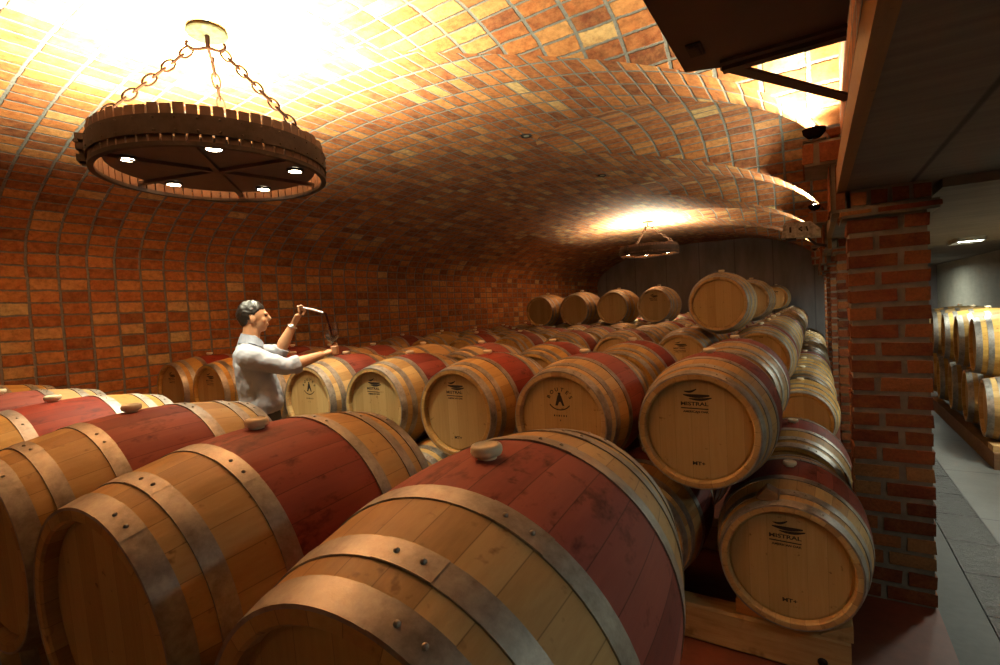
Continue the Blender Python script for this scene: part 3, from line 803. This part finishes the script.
# brown sheet-metal duct over the near bay with its brace
t = empty('ventilation_duct', (-.13, .6, CAMZ+.9), 'dark brown sheet metal duct hanging over the near bay', 'duct')
DM = simple('brown_duct', (.075,.040,.028), .5, .1, .15, 5)
b = MB(); b.add([(-.28,-2.6,0),(.245,-2.6,0),(.245,1.57,0),(-.15,1.57,0),(-.28,1.52,0),(-.28,-2.6,.4),(.245,-2.6,.4),(.245,1.57,.4),(-.15,1.57,.4),(-.28,1.52,.4)],
      [(0,1,2,3,4),(9,8,7,6,5),(0,5,6,1),(2,7,8,3),(3,8,9,4),(4,9,5,0),(1,6,7,2)])
b.obj('casing', DM, t, smooth=False)
b = MB(); b.box(-.15,.245,1.50,1.53,-.012,.0); b.box(-.15,.245,1.545,1.585,-.022,.0); b.obj('flange', M['plate'], t, smooth=False)
b = MB(); b.box(-.235,-.185,1.30,1.40,-.006,0); b.box(-.226,-.194,1.315,1.385,-.011,-.006); b.obj('vent_slot', M['iron'], t, smooth=False)
b = MB(); b.obox((.075,1.935,.0), (.215,.365,0), (-.022,.013,0), (0,0,.006)); b.obj('brace', M['plate'], t, smooth=False)

# small recessed spots in the vault
for (x, y, lab) in ((-2.55, 4.78, 'small dark recessed spotlight in the vault above the middle of the hall'), (-2.5, 6.9, 'small recessed spotlight further along the vault')):
    z = max(zmain(x), 0)
    t = empty('recessed_spotlight', (x, y, z), lab, 'lamp', 'recessed vault spotlights')
    b = MB(); b.lathe([(.03,-.002),(.055,-.012),(.06,-.006),(.06,.01)], 'z', 24); b.obj('trim_ring', M['iron'], t)
    b = MB(); b.disc(.032, -.006, 'z', 18); b.obj('lens', simple('dull_lens', (.3,.27,.2), .2), t)

# corridor ceiling fluorescent
M['tray'] = simple('white_tray', (.5,.5,.46), .5)
def fluorescent(x, y, lab, e=30):
    t = empty('ceiling_light', (x, y, ZSL), lab, 'light', 'corridor tube lights')
    b = MB(); b.box(-.13,.13,-.28,.28,-.02,0); b.box(-.13,-.12,-.28,.28,-.05,-.02); b.box(.12,.13,-.28,.28,-.05,-.02); b.box(-.13,.13,.27,.28,-.05,-.02); b.box(-.13,.13,-.28,-.27,-.05,-.02); b.obj('tray', M['tray'], t, smooth=False)
    b = MB(); b.tube([(-.11,-.20,-.042),(.11,-.20,-.042)], .014, 12); b.obj('tube', M['tube'], t)
    light('corridor_tube', 'AREA', (x, y, ZSL-.075), e, (.95, 1., .84), (0,0,0), shape='RECTANGLE', size=.2, size_y=.5, spread=R_(175))
fluorescent(1.62, 8.5, 'fluorescent tube fitting on the corridor ceiling, further along')
fluorescent(1.95, 6.2, 'fluorescent tube fitting above the first corridor barrels', 65)
fluorescent(1.30, 14.6, 'far fluorescent tube fitting on the corridor ceiling behind the pillars', 60)
fluorescent(1.62, 1.0, 'added unseen tube fitting on the corridor ceiling, fill light for the near row', 10)  # added out of view as cool fill on the near barrels and logo heads

# ------------------------------------------------------------------ the person
E1 = Vector((.5338, .8456, 0)); E3 = Vector((.8456, -.5338, 0)); EZ = Vector((0,0,1))
skin = simple('skin', (.50,.24,.12), .5, 0, .08, 20)
shirtm = simple('pale_shirt', (.34,.34,.385), .75, 0, .06, 5)
pant = simple('dark_trousers', (.02,.018,.02), .8, 0, .2)
hairm = simple('dark_hair', (.016,.010,.007), .40, 0, .4, 60, .15)
PB = Vector((-3.222, 1.985, 0))
def L_(a, c, z): return PB + E1*a + E3*c + EZ*z       # a: forward, c: towards the open side, z: height
def remesh(o, vox, smooth_it=4):
    m = o.modifiers.new('remesh', 'REMESH'); m.mode = 'VOXEL'; m.voxel_size = vox; m.use_smooth_shade = True
    s = o.modifiers.new('smooth', 'SMOOTH'); s.factor = .5; s.iterations = smooth_it
    dg = bpy.context.evaluated_depsgraph_get(); me = bpy.data.meshes.new_from_object(o.evaluated_get(dg))
    old = o.data; o.modifiers.clear(); o.data = me; me.name = o.name; bpy.data.meshes.remove(old)
    me.polygons.foreach_set('use_smooth', [True]*len(me.polygons))
def loft(b, rings, n=28):
    """rings: (centre, half forward, half sideways, tilt)"""
    V = []; F = []
    for (c, ra, rb) in rings:
        for k in range(n):
            th = 2*math.pi*k/n; V.append(Vector(c) + E1*ra*math.cos(th) + E3*rb*math.sin(th))
    m = len(rings)
    for i in range(m-1):
        for k in range(n): F.append((i*n+k, i*n+(k+1) % n, (i+1)*n+(k+1) % n, (i+1)*n+k))
    F.append(tuple(range(n))[::-1]); F.append(tuple((m-1)*n+k for k in range(n))); b.add(V, F)
HEAD = Vector((-3.221, 1.987, 1.874))
HS = .88
def H(a, c, z): return HEAD + (E1*a + E3*c + EZ*z)*HS
per = empty('person', (PB.x, PB.y, 0), 'person in a pale rolled-sleeve shirt drawing wine among the barrels', 'person')
off = Vector((PB.x, PB.y, 0))
def pobj(b, name, mat, parent=per, vox=None, sm=4):
    b.v = [tuple(Vector(p)-off) for p in b.v]
    o = b.obj(name, mat, parent)
    if vox: remesh(o, vox, sm)
    return o
# joints
SHn, SHf = L_(-.045, .175, 1.62), L_(-.03, -.185, 1.63)
ELn, WRn, HDn = Vector((-2.979,2.052,1.535)), Vector((-2.925,2.290,1.592)), Vector((-2.927,2.366,1.612))
ELf, WRf, HDf = Vector((-3.29,2.20,1.615)), Vector((-3.205,2.274,1.811)), Vector((-3.155,2.292,1.885))
body = MB()
def hell(c, r): body.ell(c, tuple(q*HS for q in r), (E1,E3,EZ))
hell(H(-.008,0,.022), (.100,.080,.098)); hell(H(.025,0,-.03), (.070,.062,.085)); hell(H(.052,0,-.082), (.036,.036,.026))
body.tube([H(.094,0,.020), H(.112,0,-.012), H(.098,0,-.024)], [.010,.0145,.010], 8)          # nose
hell(H(.084,0,.030), (.018,.052,.012))                                      # brow
hell(H(.090,0,-.050), (.014,.024,.008)); hell(H(.088,0,-.062), (.013,.021,.007))   # lips
for s in (-1, 1):
    hell(H(-.008, s*.080, -.012), (.019,.010,.031)); hell(H(.06, s*.04, -.02), (.028,.022,.025))
body.tube([L_(-.04,0,1.60), L_(-.028,0,1.72), H(-.012,0,-.05)], [.064,.055,.056], 16)
loft(body, [(L_(.0,0,.95),.10,.15), (L_(.01,0,1.10),.105,.155), (L_(.0,0,1.3),.10,.15), (L_(-.02,0,1.5),.11,.175), (L_(-.035,0,1.62),.085,.16), (L_(-.035,0,1.67),.05,.09)])
def arm(sh, el, wr):
    body.tube([sh, sh.lerp(el,.5), el, el.lerp(wr,.35), el.lerp(wr,.75), wr], [.055,.048,.040,.043,.033,.026], 14)
arm(SHn, ELn, WRn); arm(SHf, ELf, WRf)
def hand(wr, hd, fdirs, thumb, pn):
    """palm plus five fingers; fdirs: polyline per finger starting at the knuckle"""
    d = (hd-wr).normalized(); sd = pn.cross(d).normalized()
    body.tube([wr, wr.lerp(hd,.5), hd], [(.024,.018),(.036,.017),(.038,.016)], 12)
    for fl in fdirs: body.tube(fl, ([.0095,.009,.0088,.0085,.0075] if len(fl) == 5 else [.0095,.009,.0085,.0075]), 8)
    body.tube(thumb, [.011,.0105,.009][:len(thumb)], 8)
# near hand closes around the foot and stem of the glass
GL = Vector((-2.939, 2.395, 1.655))
d = (HDn-WRn).normalized()
fn = []
for i in range(4):
    z = -.022+.0165*i
    k = HDn + EZ*z + E3*.030
    fn.append([k, k+E1*.030+E3*.010, k+E1*(.050-.003*abs(i-1.5))-E3*.010+EZ*.002, k+E1*.046-E3*(.036)+EZ*.003, k+E1*(.026)-E3*(.050-.003*i)+EZ*.005])
hand(WRn, HDn, fn, [HDn-E3*.02+EZ*.02, HDn-E3*.028+E1*.03+EZ*.034, HDn-E3*.012+E1*.05+EZ*.044], E3)
# far hand pinches the thief
fn = []
TH0 = Vector((-3.125, 2.298, 1.934))
for i in range(4):
    k = HDf + E3*(.030-.020*i) + EZ*.012 + E1*(.004*i)
    tip = TH0 + E1*(.012+.006*i) + E3*(.012-.012*i) + EZ*(.004-.012*i)
    up = k + EZ*(.042-.007*i) + E1*(-.004)
    fn.append([k, up, up.lerp(tip,.55)+EZ*.010, tip])
hand(WRf, HDf, fn, [HDf+E1*.022+E3*.016-EZ*.01, HDf+E1*.040+E3*.016+EZ*.018, TH0+E1*.004+E3*.004-EZ*.012], E3)
for s in (-1, 1):
    hip, kn, an = L_(-.0, s*.09, .97), L_(.02, s*.10, .53), L_(-.02, s*.105, .09)
    body.tube([hip, hip.lerp(kn,.5), kn, kn.lerp(an,.3), an], [.082,.070,.052,.052,.036], 14)
    body.tube([an+EZ*-.02, L_(.06, s*.11, .05), L_(.15, s*.115, .035)], [.036,.034,.026], 12)
pobj(body, 'body', skin, vox=.0055, sm=5)
# eyes and hair
b = MB()
for s in (-1, 1): b.ell(H(.085, s*.031, .012), (.009,.011,.007), (E1,E3,EZ), 10, 8)
pobj(b, 'eyes', simple('dark_eye', (.02,.012,.01), .2))
b = MB(); cut = []
nu, nv = 44, 26; V = []; ok = {}
for j in range(nv+1):
    ph = math.pi*j/nv
    for i in range(nu):
        th = 2*math.pi*i/nu
        a, c, z = math.sin(ph)*math.cos(th), math.sin(ph)*math.sin(th), math.cos(ph)
        V.append(H(-.014+.106*a, .0865*c, .024+.108*z + (.006 if z > .5 else 0)))
F = []
for j in range(nv):
    for i in range(nu):
        q = (j*nu+i, (j+1)*nu+i, (j+1)*nu+(i+1) % nu, j*nu+(i+1) % nu)
        cen = (sum((V[t_] for t_ in q), Vector())/4 - HEAD)/HS
        fa, fz = cen.dot(E1), cen.z
        line = .062 if fa > .05 else (.062+(.05-fa)*-.9 if fa > 0.005 else (.022 if fa > -.03 else -.075+max(0, fa+.07)*1.6))
        if fz > line: F.append(q)
b.add(V, F)
hr_ = None
b.v = [tuple(Vector(p)-off) for p in b.v]
ho = b.obj('hair', hairm, per); sm_ = ho.modifiers.new('solid', 'SOLIDIFY'); sm_.thickness = .014; sm_.offset = -1; hs_ = ho.modifiers.new('sub', 'SUBSURF'); hs_.levels = hs_.render_levels = 1; tx2 = bpy.data.textures.new('tufts', 'CLOUDS'); tx2.noise_scale = .022; hd_ = ho.modifiers.new('tufts', 'DISPLACE'); hd_.texture = tx2; hd_.strength = .011
# shirt
sh = MB()
loft(sh, [(L_(.005,0,1.235),.125,.175), (L_(.012,0,1.29),.14,.185), (L_(.010,0,1.36),.135,.18), (L_(-.005,0,1.46),.128,.185), (L_(-.02,0,1.56),.122,.19), (L_(-.035,0,1.64),.100,.168), (L_(-.036,0,1.69),.076,.105), (L_(-.034,0,1.725),.062,.066), (L_(-.034,0,1.755),.060,.062)])
for (s, e, w, k) in ((SHn, ELn, WRn, .26), (SHf, ELf, WRf, .14)):
    cuff = e.lerp(w, k); sh.ell(s, (.075,.07,.07), (E1,E3,EZ)); sh.tube([s, s.lerp(e,.3), s.lerp(e,.62), e, cuff], [.074,.068,.063,.058,.054], 18)
    dd = (w-e).normalized(); sh.tube([cuff-dd*.035, cuff+dd*.012], [.060,.061], 18)
so = pobj(sh, 'shirt', shirtm, vox=.007, sm=4)
tx = bpy.data.textures.new('folds', 'CLOUDS'); tx.noise_scale = .085; tx.noise_depth = 2
dm = so.modifiers.new('folds', 'DISPLACE'); dm.texture = tx; dm.strength = .024; dm.mid_level = .5
b = MB()
for s in (-1, 1):
    b.add([L_(-.030, s*.064, 1.765), L_(.022, s*.052, 1.745), L_(.058, s*.018, 1.70), L_(.050, s*.070, 1.668), L_(.0, s*.105, 1.70), L_(-.035, s*.095, 1.712)], [(0,1,4,5), (1,2,3,4)])
    b.add([L_(-.030, s*.064, 1.765), L_(-.085, s*.045, 1.775), L_(-.110, s*.05, 1.712), L_(-.035, s*.095, 1.712)], [(0,1,2,3)])
b.add([L_(-.085, -.045, 1.775), L_(-.085,.045,1.775), L_(-.110,.05,1.712), L_(-.110,-.05,1.712)], [(0,1,2,3)])
b.v = [tuple(Vector(p)-off) for p in b.v]; cz = b.obj('collar', simple('grey_blue_collar', (.22,.23,.28), .8), per, smooth=False)
sb = cz.modifiers.new('sub', 'SUBSURF'); sb.levels = sb.render_levels = 2; q = cz.modifiers.new('solid', 'SOLIDIFY'); q.thickness = .006
# trousers, shoes, bracelet
b = MB(); loft(b, [(L_(.005,0,.90),.12,.17), (L_(.008,0,1.02),.125,.172), (L_(.01,0,1.15),.122,.168), (L_(.008,0,1.27),.115,.165)])
for s in (-1, 1): b.tube([L_(.0, s*.09, .96), L_(.015, s*.097, .75), L_(.02, s*.10, .53), L_(.0, s*.103, .3), L_(-.015, s*.105, .10)], [.10,.088,.072,.068,.06], 16)
pobj(b, 'trousers', pant, vox=.009)
for s in (-1, 1):
    b = MB(); b.tube([L_(-.075, s*.105, .05), L_(-.02, s*.107, .055), L_(.07, s*.112, .045), L_(.16, s*.117, .034)], [(.038,.046),(.044,.052),(.044,.042),(.036,.03)], 14); pobj(b, 'shoe', simple('black_shoe', (.015,.012,.01), .35))
b = MB(); wd = (WRf-ELf).normalized(); c = WRf-wd*.012; a1 = wd.cross(E3).normalized(); a2 = wd.cross(a1)
b.tube([c + a1*.031*math.cos(k*math.pi/10) + a2*.031*math.sin(k*math.pi/10) for k in range(20)], .0055, 8, closed=True); b.ell(c+E3*.031, (.014,.007,.014), (E1,E3,EZ), 10, 8); pobj(b, 'wristwatch', metal_mat('steel_watch', (.7,.7,.68), (.5,.5,.5), .25, 1.))

# wine glass held by the near hand
GLASS = glass_mat('clear_glass'); WINE = NT('red_wine'); WINE.base((.018,.001,.002)); WINE.set(Roughness=.05); WINE = WINE.m
g = empty('wine_glass', GL, 'wine glass with a little red wine held in the hand', 'glass'); g.scale = (1.3,)*3; g.location.z -= .066
b = MB(); b.lathe([(.001,.0),(.032,.0),(.033,.003),(.006,.008),(.0042,.02),(.004,.052),(.007,.060),(.026,.076),(.037,.100),(.038,.120),(.034,.150),(.0305,.172),(.0292,.172),(.0325,.150),(.0365,.120),(.0355,.101),(.025,.078),(.001,.063)], 'z', 32); b.obj('bowl', GLASS, g)
b = MB(); b.lathe([(.001,.0645),(.0245,.0785),(.0335,.098),(.001,.098)], 'z', 28); b.obj('wine', WINE, g)
T1 = Vector((-2.992, 2.389, 1.884)); TG = Vector((-2.940, 2.395, 1.712))
w = empty('wine_thief', TH0, 'bent glass wine thief in the raised hand pouring dark wine', 'wine thief')
b = MB(); P = [TH0-E1*.03+EZ*.012, TH0, TH0.lerp(T1,.5)+EZ*.003, T1-E1*.01+EZ*.002]; b.tube([p-TH0 for p in P], [.004,.0058,.0085,.0065], 12); b.obj('tube', simple('cloudy_glass', (.72,.58,.55), .15, 0, .1), w)
b = MB(); P = [T1-E1*.012+EZ*.002, T1+E1*.006-EZ*.006, T1.lerp(TG,.35)+E1*.006, T1.lerp(TG,.7)+E1*.003, TG-EZ*.0]; b.tube([p-TH0 for p in P], [.006,.0075,.007,.0075,.006], 10); b.obj('wine', WINE, w)

# ------------------------------------------------------------------ world, colour management
W = bpy.data.worlds.new('world'); S.world = W; W.use_nodes = True
W.node_tree.nodes['Background'].inputs[0].default_value = (.02,.015,.01,1); W.node_tree.nodes['Background'].inputs[1].default_value = .3
S.view_settings.view_transform = 'Standard'; S.view_settings.look = 'None'; S.view_settings.exposure = .08; S.view_settings.gamma = 1.
try: S.view_settings.use_curve_mapping = False
except Exception: pass
try:
    S.cycles.max_bounces = 8; S.cycles.diffuse_bounces = 5; S.cycles.use_denoising = True; S.cycles.sample_clamp_indirect = 6
except Exception: pass
